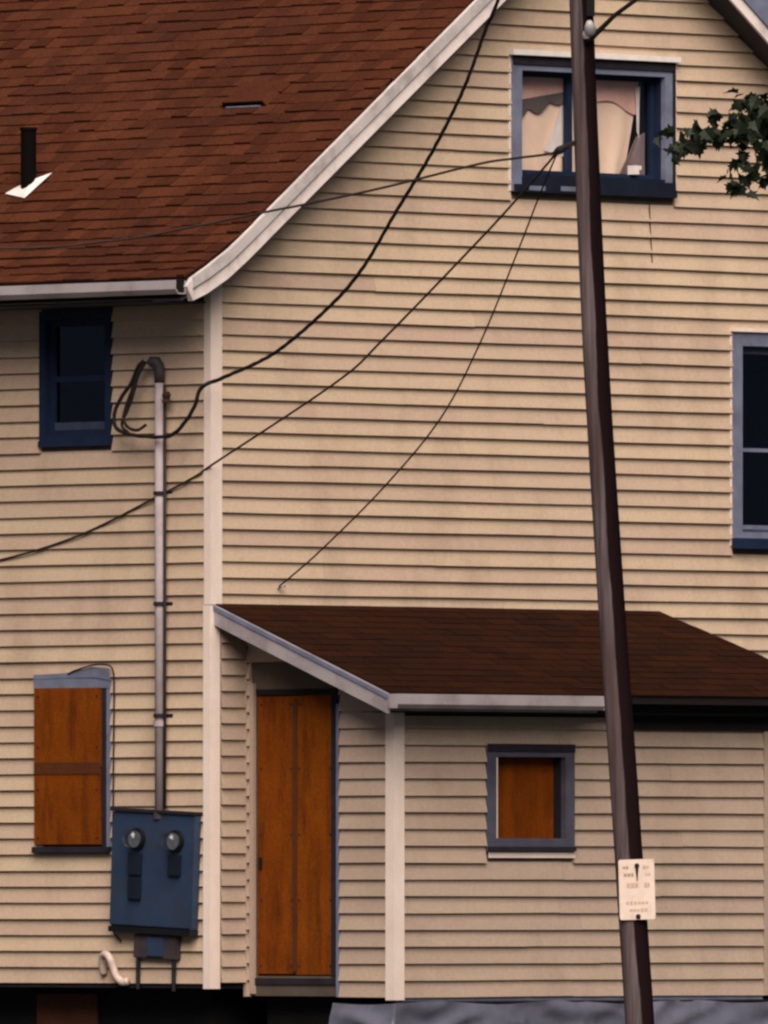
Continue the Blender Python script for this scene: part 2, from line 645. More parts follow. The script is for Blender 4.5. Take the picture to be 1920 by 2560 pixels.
# gable wall boards (above the porch roof, and right of the porch)
rest = Joined()
z = 3.655
i = 0
JOINTS = {0: 2.9, 2: 1.1, 5: 3.4, 10: 2.45, 15: .7, 16: 4.3, 20: 1.6, 22: 3.05, 27: 1.9, 29: 2.4, 33: 2.55, 24: 4.40, 25: 4.43, 12: 3.3, 13: 1.9, 18: 2.6, 7: 4.9, 31: 1.35, 3: 2.2, 9: .95}
while z < 9.1:
    for a, b in spans(.088, 6.9, z, PITCH, [W_GB, W_RT]):
        if i in JOINTS and a + .2 < JOINTS[i] < b - .2:
            j = JOINTS[i]
            clapboard('gable', a, j - .001, z, PITCH, gable_wall, gable_planes)
            clapboard('gable', j + .001, b, z, PITCH, gable_wall, gable_planes)
        else:
            clapboard('gable', a, b, z, PITCH, gable_wall, gable_planes)
    clapboard('gable', 6.902, GW, z, PITCH, gable_wall, gable_planes, into=rest)
    z += PITCH
    i += 1
z = 3.655 - PITCH
while z > 1.0:
    clapboard('gable', .088, PX - .003, z, PITCH, gable_wall, [(0, 1, -1.03)], mat='siding_greyer')  # greyer tone puts the shade beside the porch into the board colour
    clapboard('gable', 4.0, GW, z, PITCH, gable_wall, into=rest)
    z -= PITCH
rest.build('distant_clapboards', 'siding', gable_wall)

# corner boards: an upper and a lower length, each an L of two faces
WL, WR = .043, .086           # corner board: side face and gable face


def corner_board(x, y, z0, z1, wr, wl, parent, mat='trim', t=.026):
    a = MB(lambda p: (x + p[0], y + p[2], p[1]))
    a.prism([(-t, -t), (wr, -t), (wr, 0.0), (0.0, 0.0), (0.0, wl), (-t, wl)], z0, z1)
    return a.build('corner_board', mat, parent, off=(x, y, z0), loc=(x, y, z0))


corner_board(0, 0, 3.69, 6.02, WR, WL, house)
corner_board(-.004, 0.004, 1.00, 3.686, WR - .012, WL, house)

# foundation
fd = MB()
fd.box(.32, GW - .07, .32, HL - .07, 0, 1.0)
fd.box(.01, GW - .01, .01, HL - .01, 1.0001, 1.03)
fnd = fd.build('foundation', 'found', house)
# sill skirt under the boards
MB().box(-.012, 0, .02, HL, 1.005, 1.034).build('sill_board', 'strap', house)
# boarded basement window
bw = MB(MAPS['side']).box(1.44, 2.05, -.30, -.28, .42, .955).build('basement_board', 'ply_dark', house)

# ---- roof deck, soffits, barge boards
deck_l = [(x, zz - .012) for x, zz in PROF]
deck = deck_l + [(GW - x, zz) for x, zz in reversed(deck_l[:-1])]
under = [(x, zz - .13) for x, zz in deck]
poly = deck + list(reversed(under))
rd = MB(lambda p: (p[0], p[1], p[2]))
nD = len(deck)
for i in range(nD - 1):
    q = [deck[i], deck[i + 1], under[i + 1], under[i]]
    rd.prism(q, -OG + .004, HL + OG)
roof = rd.build('roof', 'deck', house, merge=True)
# rake soffit boards (painted underside)
for sgn in (0, 1):
    sf = MB()
    for i in range(nD // 2):
        a, b = under[i], under[i + 1]
        if sgn:
            a, b = (GW - a[0], a[1]), (GW - b[0], b[1])
        sf.prism([a, b, (b[0], b[1] - .018), (a[0], a[1] - .018)], -OG + .01, -.003)
    sf.build('rake_soffit', 'soffit', house)
# eave soffit and fascia
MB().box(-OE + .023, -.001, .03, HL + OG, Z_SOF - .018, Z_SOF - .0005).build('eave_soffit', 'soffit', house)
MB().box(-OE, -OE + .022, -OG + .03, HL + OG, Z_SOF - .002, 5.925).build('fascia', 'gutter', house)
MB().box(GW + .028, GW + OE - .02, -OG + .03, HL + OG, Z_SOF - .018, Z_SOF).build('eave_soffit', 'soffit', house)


def barge(parent, flip):
    fx = (lambda p: (GW - p[0], p[1], p[2])) if flip else (lambda p: p)
    LOW = [(-.505, 5.795), (-.36, 5.850), (-.15, 5.962), (.05, 6.100), (.30, 6.288), (XC, 6.288 + (XC - .30) * SL)]
    UPP = [(-.512, 5.958), (-.36, 6.040), (-.15, 6.165), (.05, 6.310), (.30, 6.498), (XC, 6.498 + (XC - .30) * SL)]
    if flip:      # this rake carries a deeper edge board
        UPP = [(x, zz + .07) for x, zz in UPP]
    b = MB(fx)
    d = MB(fx)
    for (a0, a1), (b0, b1) in zip(zip(LOW, LOW[1:]), zip(UPP, UPP[1:])):
        b.prism([a0, a1, b1, b0], -OG - .022, -OG)
        fr_ = .34 if flip else .56
        lo = lambda p, q: (p[0] + (q[0] - p[0]) * fr_, p[1] + (q[1] - p[1]) * fr_)
        d.prism([lo(a0, b0), lo(a1, b1), b1, b0], -OG - .040, -OG - .023)
    bo = b.build('barge_board', 'barge', parent, merge=True)
    d.build('drip_edge', 'bluegrey' if flip else 'drip', bo, merge=True)
    if not flip:
        MB().prism([(-.512, 5.958), (-.565, 5.895), (-.505, 5.795)], -OG - .03, -OG + .02).build('barge_return', 'barge', bo)


barge(house, False)
barge(house, True)

# gutter along the left eave
gp = [(-.552, 5.935), (-.552, 5.842), (-.625, 5.842), (-.655, 5.875), (-.655, 5.938), (-.648, 5.938), (-.648, 5.880), (-.622, 5.850), (-.559, 5.850), (-.559, 5.935)]
gt = MB(lambda p: (p[0], p[1], p[2]))
gt.prism(gp, -OG - .005, HL + OG)
gt.build('gutter', 'gutter', house)

# ---- shingles: individual tabs on the part of the left slope in view, the rest joined
EXPO, TABW = .1265, .165


def tab_mesh(w, th, drop):
    mb = MB()
    L0 = EXPO + .035
    a = -drop
    vs = [(a, 0, 0), (a, w, 0), (a, w, th), (a, 0, th), (L0, 0, -.001), (L0, w, -.001), (L0, w, .003), (L0, 0, .003)]
    mb.add(vs, [(0, 1, 2, 3), (4, 7, 6, 5), (3, 2, 6, 7), (0, 4, 5, 1), (0, 3, 7, 4), (1, 5, 6, 2)])
    return mb.mesh('shingle')


VAR = [tab_mesh(TABW - random.uniform(.001, .004), random.choice((.007, .010, .016, .022)), random.uniform(-.004, .010)) for _ in range(9)]
for m in VAR:
    m.materials.append(M['shingle'])
PIPE = (.50, 2.42)
tabs = []
nc = int(ARC[-1] / EXPO) + 1
for c in range(nc):
    x, zz, ang = arc_pt(min(c * EXPO, ARC[-1] - .01))
    y = -OG - .012 - random.uniform(0, .9) * TABW
    while y < HL + OG:
        y0 = max(y, -OG - .012)
        vis = (y0 < x + 2.45 and zz < 8.25)
        tabs.append((x, y, zz, ang, vis, c))
        y += TABW
score = sorted([t for t in tabs if t[4]], key=lambda t: t[0] * .7 + t[1])
single = {id(t) for t in score[:300]}
far_tabs = MB()
for t in tabs:
    x, y, zz, ang, vis, c = t
    me = random.choice(VAR)
    edge = y < -OG - .012
    if id(t) in single:
        o = bpy.data.objects.new('shingle', me)
        if edge:      # cut the first tab of a course flush with the rake
            w = y + TABW - (-OG - .012)
            if w < .03:
                continue
            o.scale = (1, w / TABW, 1)
            y = -OG - .012
        COL.objects.link(o)
        o.parent = roof
        o.location = (x, y, zz)
        o.rotation_euler = (0, -ang, 0)
    else:
        if edge:
            continue
        Mx = Matrix.Translation((x, y, zz)) @ Matrix.Rotation(-ang, 4, 'Y')
        far_tabs.add([Mx @ v.co for v in me.vertices], [tuple(p.vertices) for p in me.polygons])
stuff(far_tabs.build('shingle_field', 'shingle', roof))
# right slope: courses as lapped strips
rs = MB()
for c in range(nc):
    x, zz, ang = arc_pt(min(c * EXPO, ARC[-1] - .01))
    x2, z2, _ = arc_pt(min(c * EXPO + EXPO + .02, ARC[-1]))
    rs.add([(GW - x, -OG - .012, zz + .012), (GW - x, HL + OG, zz + .012), (GW - x2, HL + OG, z2 + .002), (GW - x2, -OG - .012, z2 + .002),
            (GW - x, -OG - .012, zz), (GW - x, HL + OG, zz)], [(0, 1, 2, 3), (0, 4, 5, 1)])
stuff(rs.build('shingle_field', 'shingle', roof))

# vent pipe with its flashing
vp = MB().tube([(.52, 2.385, 6.60), (.52, 2.385, 7.115)], .056, 18)
vpo = vp.build('vent_pipe', 'iron', house, smooth=False)
MB().tube([(.52, 2.385, 7.10), (.52, 2.385, 7.122)], .062, 18).build('pipe_rim', 'iron', vpo)
# bent-up bright flashing sheet at its foot
fl = MB()
fl.add([(.455, 2.56, 6.655), (.395, 2.30, 6.615), (.62, 2.25, 6.800), (.52, 2.36, 6.745), (.48, 2.47, 6.70)],
       [(0, 1, 3, 4), (1, 2, 3)])
flo = fl.build('flashing', 'bright', vpo)
sm = flo.modifiers.new("thickness", 'SOLIDIFY')
sm.thickness = .004
# low slant roof vent
x0, y0v = 1.27, .72
ang = math.atan(SL)
RV = Matrix.Translation((x0, y0v, prof_z(x0) + .004)) @ Matrix.Rotation(-ang, 4, 'Y')
rv = MB(lambda p: RV @ Vector(p))
rv.add([(0, 0, .0), (0, .46, .0), (.30, .46, .0), (.30, 0, .0), (0, .03, .050), (0, .43, .050), (.25, .43, .055), (.25, .03, .055)],
       [(4, 5, 6, 7), (0, 4, 7, 3), (1, 2, 6, 5), (3, 7, 6, 2)])
rvo = rv.build('roof_vent', 'shingle', house)
rg = MB(lambda p: RV @ Vector(p))
rg.box(-.02, -.008, .06, .40, .004, .018)
rg.build('vent_louver', 'bluegrey', rvo)
rg = MB(lambda p: RV @ Vector(p))
rg.box(.012, .02, .04, .42, .024, .048)
rg.build('vent_screen', 'black', rvo)


# ------------------------------------------------------------------ windows
def ring(mb, w, t, d0, d1):
    """a rectangular frame of four butted pieces"""
    u0, u1, z0, z1 = w
    mb.box(u0, u0 + t, d0, d1, z0, z1)
    mb.box(u1 - t, u1, d0, d1, z0, z1)
    mb.box(u0 + t, u1 - t, d0, d1, z1 - t, z1)
    mb.box(u0 + t, u1 - t, d0, d1, z0, z0 + t)
    return mb


def part(name, mat, parent, mp, *boxes):
    mb = MB(MAPS[mp])
    for b in boxes:
        mb.box(*b)
    return mb.build(name, mat, parent)


def rect(w, t):
    return (w[0] + t, w[1] - t, w[2] + t, w[3] - t)


def room_box(mp, w, depth, parent, mat='room'):
    """dark lined recess behind a pane"""
    u0, u1, z0, z1 = w
    mb = MB(MAPS[mp])
    d1 = -.165
    mb.add([(u0, d1, z0), (u1, d1, z0), (u1, d1, z1), (u0, d1, z1), (u0, -depth, z0), (u1, -depth, z0), (u1, -depth, z1), (u0, -depth, z1)],
           [(4, 5, 6, 7), (0, 1, 5, 4), (1, 2, 6, 5), (2, 3, 7, 6), (3, 0, 4, 7)])
    return mb.build('room_lining', mat, parent)


# upper window of the side wall, casing colour darkened for the shade under the eave
w = W_UP
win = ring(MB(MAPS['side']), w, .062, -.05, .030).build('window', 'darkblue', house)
win["label"] = "blue upper window darkened for the shade under the eave"
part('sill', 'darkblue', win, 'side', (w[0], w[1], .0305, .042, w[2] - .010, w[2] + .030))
s = rect(w, .0625)
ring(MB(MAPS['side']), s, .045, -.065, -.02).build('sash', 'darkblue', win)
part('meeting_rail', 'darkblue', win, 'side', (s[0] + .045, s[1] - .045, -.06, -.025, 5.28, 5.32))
part('bottom_rail', 'blue', win, 'side', (s[0] + .045, s[1] - .045, -.06, -.022, s[2] + .0455, s[2] + .10))
part('pane', 'glass_dark', win, 'side', (s[0] + .045, s[1] - .045, -.046, -.043, s[2] + .1005, 5.2795))
part('pane', 'glass_dark', win, 'side', (s[0] + .045, s[1] - .045, -.046, -.043, 5.3205, s[3] - .0455))
room_box('side', rect(w, .03), .8, win)

# boarded window of the side wall
w = W_BD
win = MB(MAPS['side'])
win.box(w[0], w[0] + .075, -.02, .030, w[2], w[3] - .095)
win.box(w[1] - .055, w[1], -.02, .0195, w[2], w[3] - .095)
win.box(w[0], w[1] + .02, -.02, .034, w[3] - .0945, w[3])
win = win.build('window', 'bluegrey', house)
win["label"] = "side window boarded with two brown plywood sheets"
# head flashing with its lifted corner
hf = MB(MAPS['side'])
hf.add([(w[1] + .02, .036, w[3] + .004), (w[1] - .3, .037, w[3] + .012), (w[0] + .16, .045, w[3] + .055), (w[0] - .01, .05, w[3] + .04),
        (w[1] + .02, .036, w[3] - .03), (w[1] - .3, .037, w[3] - .02), (w[0] + .16, .040, w[3] - .02), (w[0] - .01, .040, w[3] - .04)],
       [(0, 1, 5, 4), (1, 2, 6, 5), (2, 3, 7, 6)])
hfo = hf.build('head_flashing', 'bluegrey', win)
sm = hfo.modifiers.new("thickness", 'SOLIDIFY')
sm.thickness = .004
bd = (w[0] + .083, w[1] + .012, w[2] + .03, w[3] - .092)
zm = 2.555
part('plywood_sheet', 'ply', win, 'side', (bd[0], bd[1], .022, .038, zm + .004, bd[3]))
part('plywood_sheet', 'ply', win, 'side', (bd[0] + .006, bd[1], .0225, .037, bd[2], zm - .004))
part('batten', 'ply_stained', win, 'side', (bd[0] + .004, bd[1] - .004, .0385, .043, zm - .045, zm + .038))
part('shadow_gap_strip', 'strap', win, 'side', (w[0] + .034, w[0] + .0745, .0305, .034, w[2] + .013, w[3] - .0955))  # dark strip drawn in for the shadow gap beside the sheets
for u_ in (bd[0] + .04, bd[1] - .04):
    for z_ in (2.06, 2.40, 2.70, 3.06):
        MB(MAPS['side']).tube([(u_, .036, z_), (u_, .041, z_)], .009, 8).build('screw', 'rust', win)
part('sill', 'strap', win, 'side', (w[0] - .01, w[1] + .015, -.02, .060, w[2] - .03, w[2] + .012))

# gable window with torn curtains
w = W_GB
win = ring(MB(MAPS['gable']), w, .105, -.012, .030).build('window', 'bluegrey', house)
win["label"] = "wide gable window with torn peach curtains"
part('head_cap', 'bright', win, 'gable', (w[0] - .030, w[1] + .012, .0, .075, w[3] + .001, w[3] + .040))
part('head_shadow_board', 'strap', win, 'gable', (w[0] + .01, w[1] - .01, .0305, .045, w[3] - .062, w[3] - .001))
part('side_channel', 'trim', win, 'gable', (w[1] + .001, w[1] + .020, 0, .024, w[2], w[3] - .001))
part('side_channel', 'trim', win, 'gable', (w[0] - .020, w[0] - .001, 0, .024, w[2], w[3] - .001))
part('bottom_board', 'meter_dark', win, 'gable', (w[0] + .10, w[1] - .005, .0305, .042, w[2] + .051, w[2] + .104))
part('edge_strip', 'strap', win, 'gable', (w[1] - .03, w[1] - .0005, .0305, .036, w[2] + .105, w[3] - .063))
jb = rect(w, .105)
part('jamb', 'darkblue', win, 'gable', (jb[1] - .0, jb[1] + .03, -.20, -.0125, jb[2], jb[3]), (jb[0] - .03, jb[0], -.20, -.0125, jb[2], jb[3]),
     (jb[0], jb[1], -.20, -.0125, jb[3], jb[3] + .03))
part('sill', 'meter_dark', win, 'gable', (w[0] + .02, w[1] - .01, .0305, .060, w[2] - .004, w[2] + .05), (jb[0], jb[1], -.2, .0306, w[2] + .1055, w[2] + .125))
sash = ring(MB(MAPS['gable']), (jb[0] + .001, jb[1] - .001, jb[2] + .0205, jb[3] - .001), .035, -.115, -.080)
sash.box(3.645, 3.695, -.114, -.075, jb[2] + .056, jb[3] - .0365)
sash.box(3.10, 4.33, -.079, -.04, jb[2] + .0206, jb[2] + .050)
sash.build('sash', 'darkblue', win)
part('pane', 'glass', win, 'gable', (jb[0] + .037, 3.6445, -.099, -.096, jb[2] + .0565, jb[3] - .037))
part('pane', 'glass', win, 'gable', (3.6955, jb[1] - .037, -.099, -.096, jb[2] + .0565, jb[3] - .037))
part('broken_latch', 'bright', win, 'gable', (4.245, 4.285, -.058, .02, jb[2] + .0506, jb[2] + .115), (4.285, 4.33, -.058, .0, jb[2] + .085, jb[2] + .115))
part('paint_patch', 'bluegrey', win, 'gable', (3.12, 3.28, .0605, .063, w[2] + .008, w[2] + .04), (3.44, 3.60, .0605, .063, w[2] + .012, w[2] + .045))


def cloth(name, mat, pts_top, pts_bot, d, parent, folds=5, amp=.012, seg=26, rows=8, edge=None):
    """hanging cloth between an upper and a lower edge, (u,z) ends, folded in depth"""
    mb = MB(MAPS['gable'])
    vs = []
    for r in range(rows + 1):
        t = r / rows
        for k in range(seg + 1):
            s_ = k / seg
            u = (pts_top[0][0] * (1 - s_) + pts_top[1][0] * s_) * (1 - t) + (pts_bot[0][0] * (1 - s_) + pts_bot[1][0] * s_) * t
            zt = pts_top[0][1] * (1 - s_) + pts_top[1][1] * s_
            zb = pts_bot[0][1] * (1 - s_) + pts_bot[1][1] * s_
            if edge:
                zb += edge(s_)
            vs.append((u, d + amp * (.4 + .6 * t) * math.sin(s_ * folds * 6.283 + 1.3 * math.sin(t * 2 + s_ * 4)) + .004 * noise.noise((u * 6, t * 3, d * 50)), zt * (1 - t) + zb * t))
    n = seg + 1
    mb.add(vs, [(r * n + k, r * n + k + 1, (r + 1) * n + k + 1, (r + 1) * n + k) for r in range(rows) for k in range(seg)])
    return mb.build(name, mat, parent, smooth=True)


cloth('curtain', 'curtain', ((3.085, 7.53), (3.665, 7.53)), ((3.085, 6.77), (3.665, 6.77)), -.150, win, 2.5, .010)
cloth('curtain', 'curtain_rose', ((3.085, 7.53), (3.665, 7.53)), ((3.085, 7.31), (3.665, 7.40)), -.134, win, 1.5, .004)
cloth('valance', 'valance', ((3.085, 7.315), (3.665, 7.405)), ((3.085, 7.22), (3.665, 7.36)), -.126, win, 2.5, .004, 40, 5,
      edge=lambda s_: -.075 * abs(math.sin(s_ * 3.1416 * 2.6)) * (1 - .55 * s_))
cloth('curtain', 'lace', ((3.61, 7.24), (3.665, 7.36)), ((3.47, 6.98), (3.665, 6.94)), -.136, win, 1.2, .004)
cloth('curtain', 'curtain', ((3.68, 7.53), (4.47, 7.53)), ((3.68, 6.77), (4.30, 6.77)), -.155, win, 3.0, .010)
cloth('curtain', 'curtain_rose', ((3.68, 7.53), (4.44, 7.53)), ((3.68, 7.43), (4.44, 7.31)), -.140, win, 2.2, .004,
      edge=lambda s_: -.05 * math.sin(s_ * 5) ** 2)
cloth('curtain', 'lace', ((4.395, 7.46), (4.445, 7.47)), ((4.41, 7.14), (4.435, 7.10)), -.128, win, 1, .004, 8)
cloth('curtain', 'drape', ((4.41, 7.11), (4.50, 7.14)), ((4.19, 6.77), (4.50, 6.77)), -.132, win, 2, .006)
tm = MB(MAPS['gable'])
tm.prism([(3.78, 7.165), (3.84, 7.19), (3.92, 7.14), (3.91, 7.115), (3.85, 7.13)], -.139, -.137)
tm.build('tear', 'valance', win)
room_box('gable', rect(w, .05), 1.1, win)

# tall window of the gable wall at the right
w = W_RT
win = ring(MB(MAPS['gable']), w, .100, -.02, .030).build('window', 'bluegrey', house)
win["label"] = "tall dark sash window with grey blue casing"
part('head_cap', 'trim', win, 'gable', (w[0] - .02, w[1] + .02, .0, .050, w[3] + .001, w[3] + .026))
part('side_channel', 'trim', win, 'gable', (w[0] - .018, w[0] - .001, 0, .022, w[2], w[3]))
part('sill', 'darkblue', win, 'gable', (w[0] - .012, w[1] + .02, .0305, .070, w[2] - .02, w[2] + .055))
s = rect(w, .1005)
ring(MB(MAPS['gable']), (s[0], s[1], s[2], s[3]), .022, -.06, -.0205).build('stop', 'blue', win)
s = rect(s, .0225)
sash = ring(MB(MAPS['gable']), s, .030, -.095, -.06)
sash.build('sash', 'bluegrey', win)
zmid = 4.875
part('meeting_rail', 'bluegrey', win, 'gable', (s[0] + .0305, s[1] - .0305, -.09, -.052, zmid - .014, zmid + .012))
part('pane', 'glass_dark', win, 'gable', (s[0] + .0305, s[1] - .0305, -.076, -.073, s[2] + .0305, zmid - .0145))
part('pane', 'glass_dark', win, 'gable', (s[0] + .0305, s[1] - .0305, -.076, -.073, zmid + .0125, s[3] - .0305))
room_box('gable', rect(w, .05), .9, win)

# ------------------------------------------------------------------ porch
porch = thing('porch', 'low enclosed clapboard porch with dark shingle lean-to roof and boarded door', 'porch', H((PX, -PD, 0)), R(45))
PO = (PX, -PD, 0)


def PL(p):
    return (p[0] - PO[0], p[1] - PO[1], p[2] - PO[2])


PMAP = {k: (lambda f: (lambda p: PL(f(p))))(MAPS[k]) for k in ('pfront', 'pside')}
MAPS.update(pf=PMAP['pfront'], ps=PMAP['pside'])
PPITCH = .1172
PBASE = .945
PSL = .366
RZ = 3.700                     # roof surface at the gable wall
EY = -1.75                     # eave line
EZ = RZ + PSL * EY             # 3.041
PRX = 4.40                     # right end of the porch
W_PW = (1.238, 2.113, 1.962, 2.716)
D_OP = (-.916, -.101, 1.09, 3.07)
rake_cut = [(PSL, -1, RZ - .15)]          # u is local Y on the side wall: stay below the rake
front_top = EZ - .11

pside_wall = wall_core('ps', -PD + .10, -.002, .95, 3.66, [D_OP], rake_cut, t=.10).build('side_wall', 'wallcore', porch)
pfront_wall = wall_core('pf', PX, PRX, .95, front_top, [IN(W_PW, .05)], t=.10).build('front_wall', 'wallcore', porch)
MB(lambda p: PL(p)).box(PRX - .1, PRX, -PD + .1, -.03, .95, front_top).build('end_wall', 'wallcore', porch)

z = PBASE
while z < 3.6:
    for a, b in spans(-PD + .060, -.031, z, PPITCH, [(-.948, -.061, 1.0, 3.30)]):
        if a > -.2:       # sliver between the two strips beside the door
            clapboard('ps', -.061, -.031, z, PPITCH, pside_wall, rake_cut)
        else:
            clapboard('ps', a, b, z, PPITCH, pside_wall, rake_cut)
    z += PPITCH
z = PBASE
while z < front_top - .02:
    for a, b in spans(PX + .078, 4.040, z, PPITCH, [W_PW]):
        jx = random.uniform(a + .5, b - .5) if b - a > 1.6 and random.random() < .55 else None
        for p0, p1 in (((a, jx - .001), (jx + .001, b)) if jx else ((a, b),)):
            clapboard('pf', p0, p1, z, PPITCH, pfront_wall, [(0, -1, front_top)])
    z += PPITCH
pf = PL
# corner boards of the porch
cb = MB(lambda p: (p[0], p[2], p[1]))
t = .026
cb.prism([(-t, -t), (.077, -t), (.077, 0), (0, 0), (0, .059), (-t, .059)], PBASE - .02, front_top + .02)
cb.build('corner_board', 'trim', porch)
part('end_board', 'siding_greyer', porch, 'pf', (4.042, 4.088, 0, .03, 2.0, front_top))
part('end_board', 'siding_greyer', porch, 'pf', (4.042, 4.088, 0, .028, PBASE, 1.998))
part('ochre_panel', 'ochre', porch, 'pf', (4.090, 4.40, 0, .022, PBASE + .35, 2.32))
part('recess_panel', 'bluegrey', porch, 'pf', (4.090, 4.40, 0, .012, 2.322, front_top), (4.090, PRX, 0, .012, PBASE, PBASE + .348))
part('eave_shade_board', 'fascia_dark', porch, 'pf', (PX + .078, 2.45, .0285, .036, front_top - .045, front_top))  # dark boards added to draw the black shade below the eave
part('eave_shade_board', 'fascia_dark', porch, 'pf', (2.451, 4.40, .0285, .036, front_top - .13, front_top))
part('starter_strip', 'bluegrey', porch, 'pf', (PX + .078, 4.04, 0, .012, PBASE - .028, PBASE - .001))

# door: two plywood sheets in a dark frame, pale strips beside it
door = part('door', 'ply', porch, 'ps', (-.857, -.483, -.03, -.012, 1.100, 3.055))
door["label"] = "tall doorway closed with two brown plywood sheets"
part('plywood_sheet', 'ply', door, 'ps', (-.474, -.103, -.034, -.014, 1.105, 3.052))
part('centre_batten', 'ply_stained', door, 'ps', (-.500, -.462, -.0118, -.004, 1.12, 3.03))
part('door_jamb', 'strap', porch, 'ps', (-.915, -.860, -.08, .012, 1.09, 3.10))
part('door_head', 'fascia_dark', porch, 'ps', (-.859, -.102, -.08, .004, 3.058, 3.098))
part('door_sill', 'strap', porch, 'ps', (-.918, -.099, -.08, .012, 1.03, 1.075))
part('door_latch', 'black', door, 'ps', (-.148, -.130, -.0135, .004, 1.84, 1.92))
part('trim_strip', 'siding_greyer', porch, 'ps', (-.030, -.002, 0, .026, PBASE, 3.33))
part('trim_strip', 'siding_greyer', porch, 'ps', (-.100, -.063, 0, .028, PBASE + .02, 3.14))
part('trim_strip', 'bluegrey', porch, 'ps', (-.947, -.918, 0, .022, PBASE, 2.99))
part('step_riser', 'found', porch, 'ps', (-.95, -.02, -.22, -.19, 0, .99))

def screws(parent, mp, d, spots):
    for u, zz in spots:
        MB(MAPS[mp]).tube([(u, d - .002, zz), (u, d + .003, zz)], .009, 8).build('screw', 'rust', parent)


screws(door, 'ps', -.012, [(u, zz) for u in (-.83, -.52) for zz in (1.16, 1.62, 2.08, 2.54, 2.99)])
screws(door, 'ps', -.014, [(u, zz) for u in (-.44, -.14) for zz in (1.16, 1.62, 2.08, 2.54, 2.99)])

# boarded porch window
w = W_PW
win = ring(MB(MAPS['pf']), w, .092, -.015, .030).build('window', 'casing_dark', porch)
win["label"] = "small porch window filled with an orange brown board"
jb = rect(w, .092)
part('jamb', 'strap', win, 'pf', (jb[1], jb[1] + .03, -.11, -.0155, jb[2], jb[3]), (jb[0] - .03, jb[0], -.11, -.0155, jb[2], jb[3]),
     (jb[0], jb[1], -.11, -.0155, jb[3], jb[3] + .03), (jb[0], jb[1], -.11, -.0155, jb[2] - .03, jb[2]))
part('inner_edge', 'trim', win, 'pf', (jb[0] + .001, jb[0] + .022, -.05, .020, jb[2] + .001, jb[3] - .001))
part('board', 'ply', win, 'pf', (jb[0] + .001, jb[1] - .001, -.108, -.09, jb[2] + .001, jb[3] - .001))
part('head_flashing', 'strap', win, 'pf', (w[0] + .004, w[1] - .004, .0305, .040, w[3] - .055, w[3] - .002))
part('sill', 'strap', win, 'pf', (w[0] + .004, w[1] - .004, .0305, .050, w[2] + .002, w[2] + .034))
part('apron', 'trim', win, 'pf', (w[0] + .02, w[1] + .01, .020, .027, w[2] - .045, w[2] - .004))

# porch roof
HIPX = 4.478
RX0 = .035
pr = MB(PL)
run = -EY
hip = (4.725, EY)
t = .06
for (vs) in (
    [(RX0, -.004, RZ), (HIPX, -.004, RZ), (hip[0], EY, EZ), (RX0, EY, EZ)],
    [(HIPX, -.004, RZ), (hip[0] + .12, -.004, EZ), (hip[0], EY, EZ)],
):
    n = len(vs)
    pr.add(vs + [(a, b, c - t) for a, b, c in vs],
           [tuple(range(n)), tuple(range(2 * n - 1, n - 1, -1))] + [(k, (k + 1) % n, n + (k + 1) % n, n + k) for k in range(n)])
proof = pr.build('roof', 'deck', porch)
ptab = []
PA = math.atan(PSL)
PW = .31


def ptab_mesh(w, th):
    mb = MB()
    L0 = .125 + .03
    vs = [(0, 0, 0), (w, 0, 0), (w, 0, th), (0, 0, th), (0, L0, -.001), (w, L0, -.001), (w, L0, .003), (0, L0, .003)]
    mb.add(vs, [(0, 1, 2, 3), (4, 7, 6, 5), (3, 2, 6, 7), (0, 4, 5, 1), (0, 3, 7, 4), (1, 5, 6, 2)])
    me = mb.mesh('shingle')
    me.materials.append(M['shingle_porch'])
    return me


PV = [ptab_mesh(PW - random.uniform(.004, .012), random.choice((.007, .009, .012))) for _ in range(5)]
plen = math.hypot(run, PSL * run)
c = 0
while c * .125 < plen - .05:
    s_ = c * .125
    y = EY - .012 + s_ * math.cos(PA)
    zz = EZ - .004 + s_ * math.sin(PA)
    xr = HIPX + (hip[0] - HIPX) * min(1, y / EY)        # hip line
    x = RX0 - .012 - (PW * .5 if c % 2 else 0) - random.uniform(0, .05)
    while x < xr:
        xa, xb = max(x, RX0 - .012), min(x + PW, xr)
        if xb - xa > .04:
            me = random.choice(PV)
            if True:
                o = bpy.data.objects.new('shingle', me)
                COL.objects.link(o)
                o.parent = proof
                o.location = PL((xa, y, zz))
                o.rotation_euler = (PA, 0, 0)
                o.scale = ((xb - xa) / PW, 1, 1)
        x += PW
    c += 1
# rake board on the left, with the ragged shingle edge above it
rb = MB(lambda p: PL((RX0 - .004 - p[1], p[0], p[2])))
rb.prism([(-.004, RZ - .008), (-.004, RZ - .145), (EY + .01, EZ - .145), (EY + .01, EZ - .006)], 0, .022)
rbo = rb.build('rake_board', 'gutter', porch)
rb = MB(lambda p: PL((RX0 - .004 - p[1], p[0], p[2])))
rb.prism([(-.004, RZ - .010), (-.004, RZ - .04), (EY + .01, EZ - .04), (EY + .01, EZ - .010)], .0225, .032)
rb.build('drip_edge', 'bluegrey', rbo)
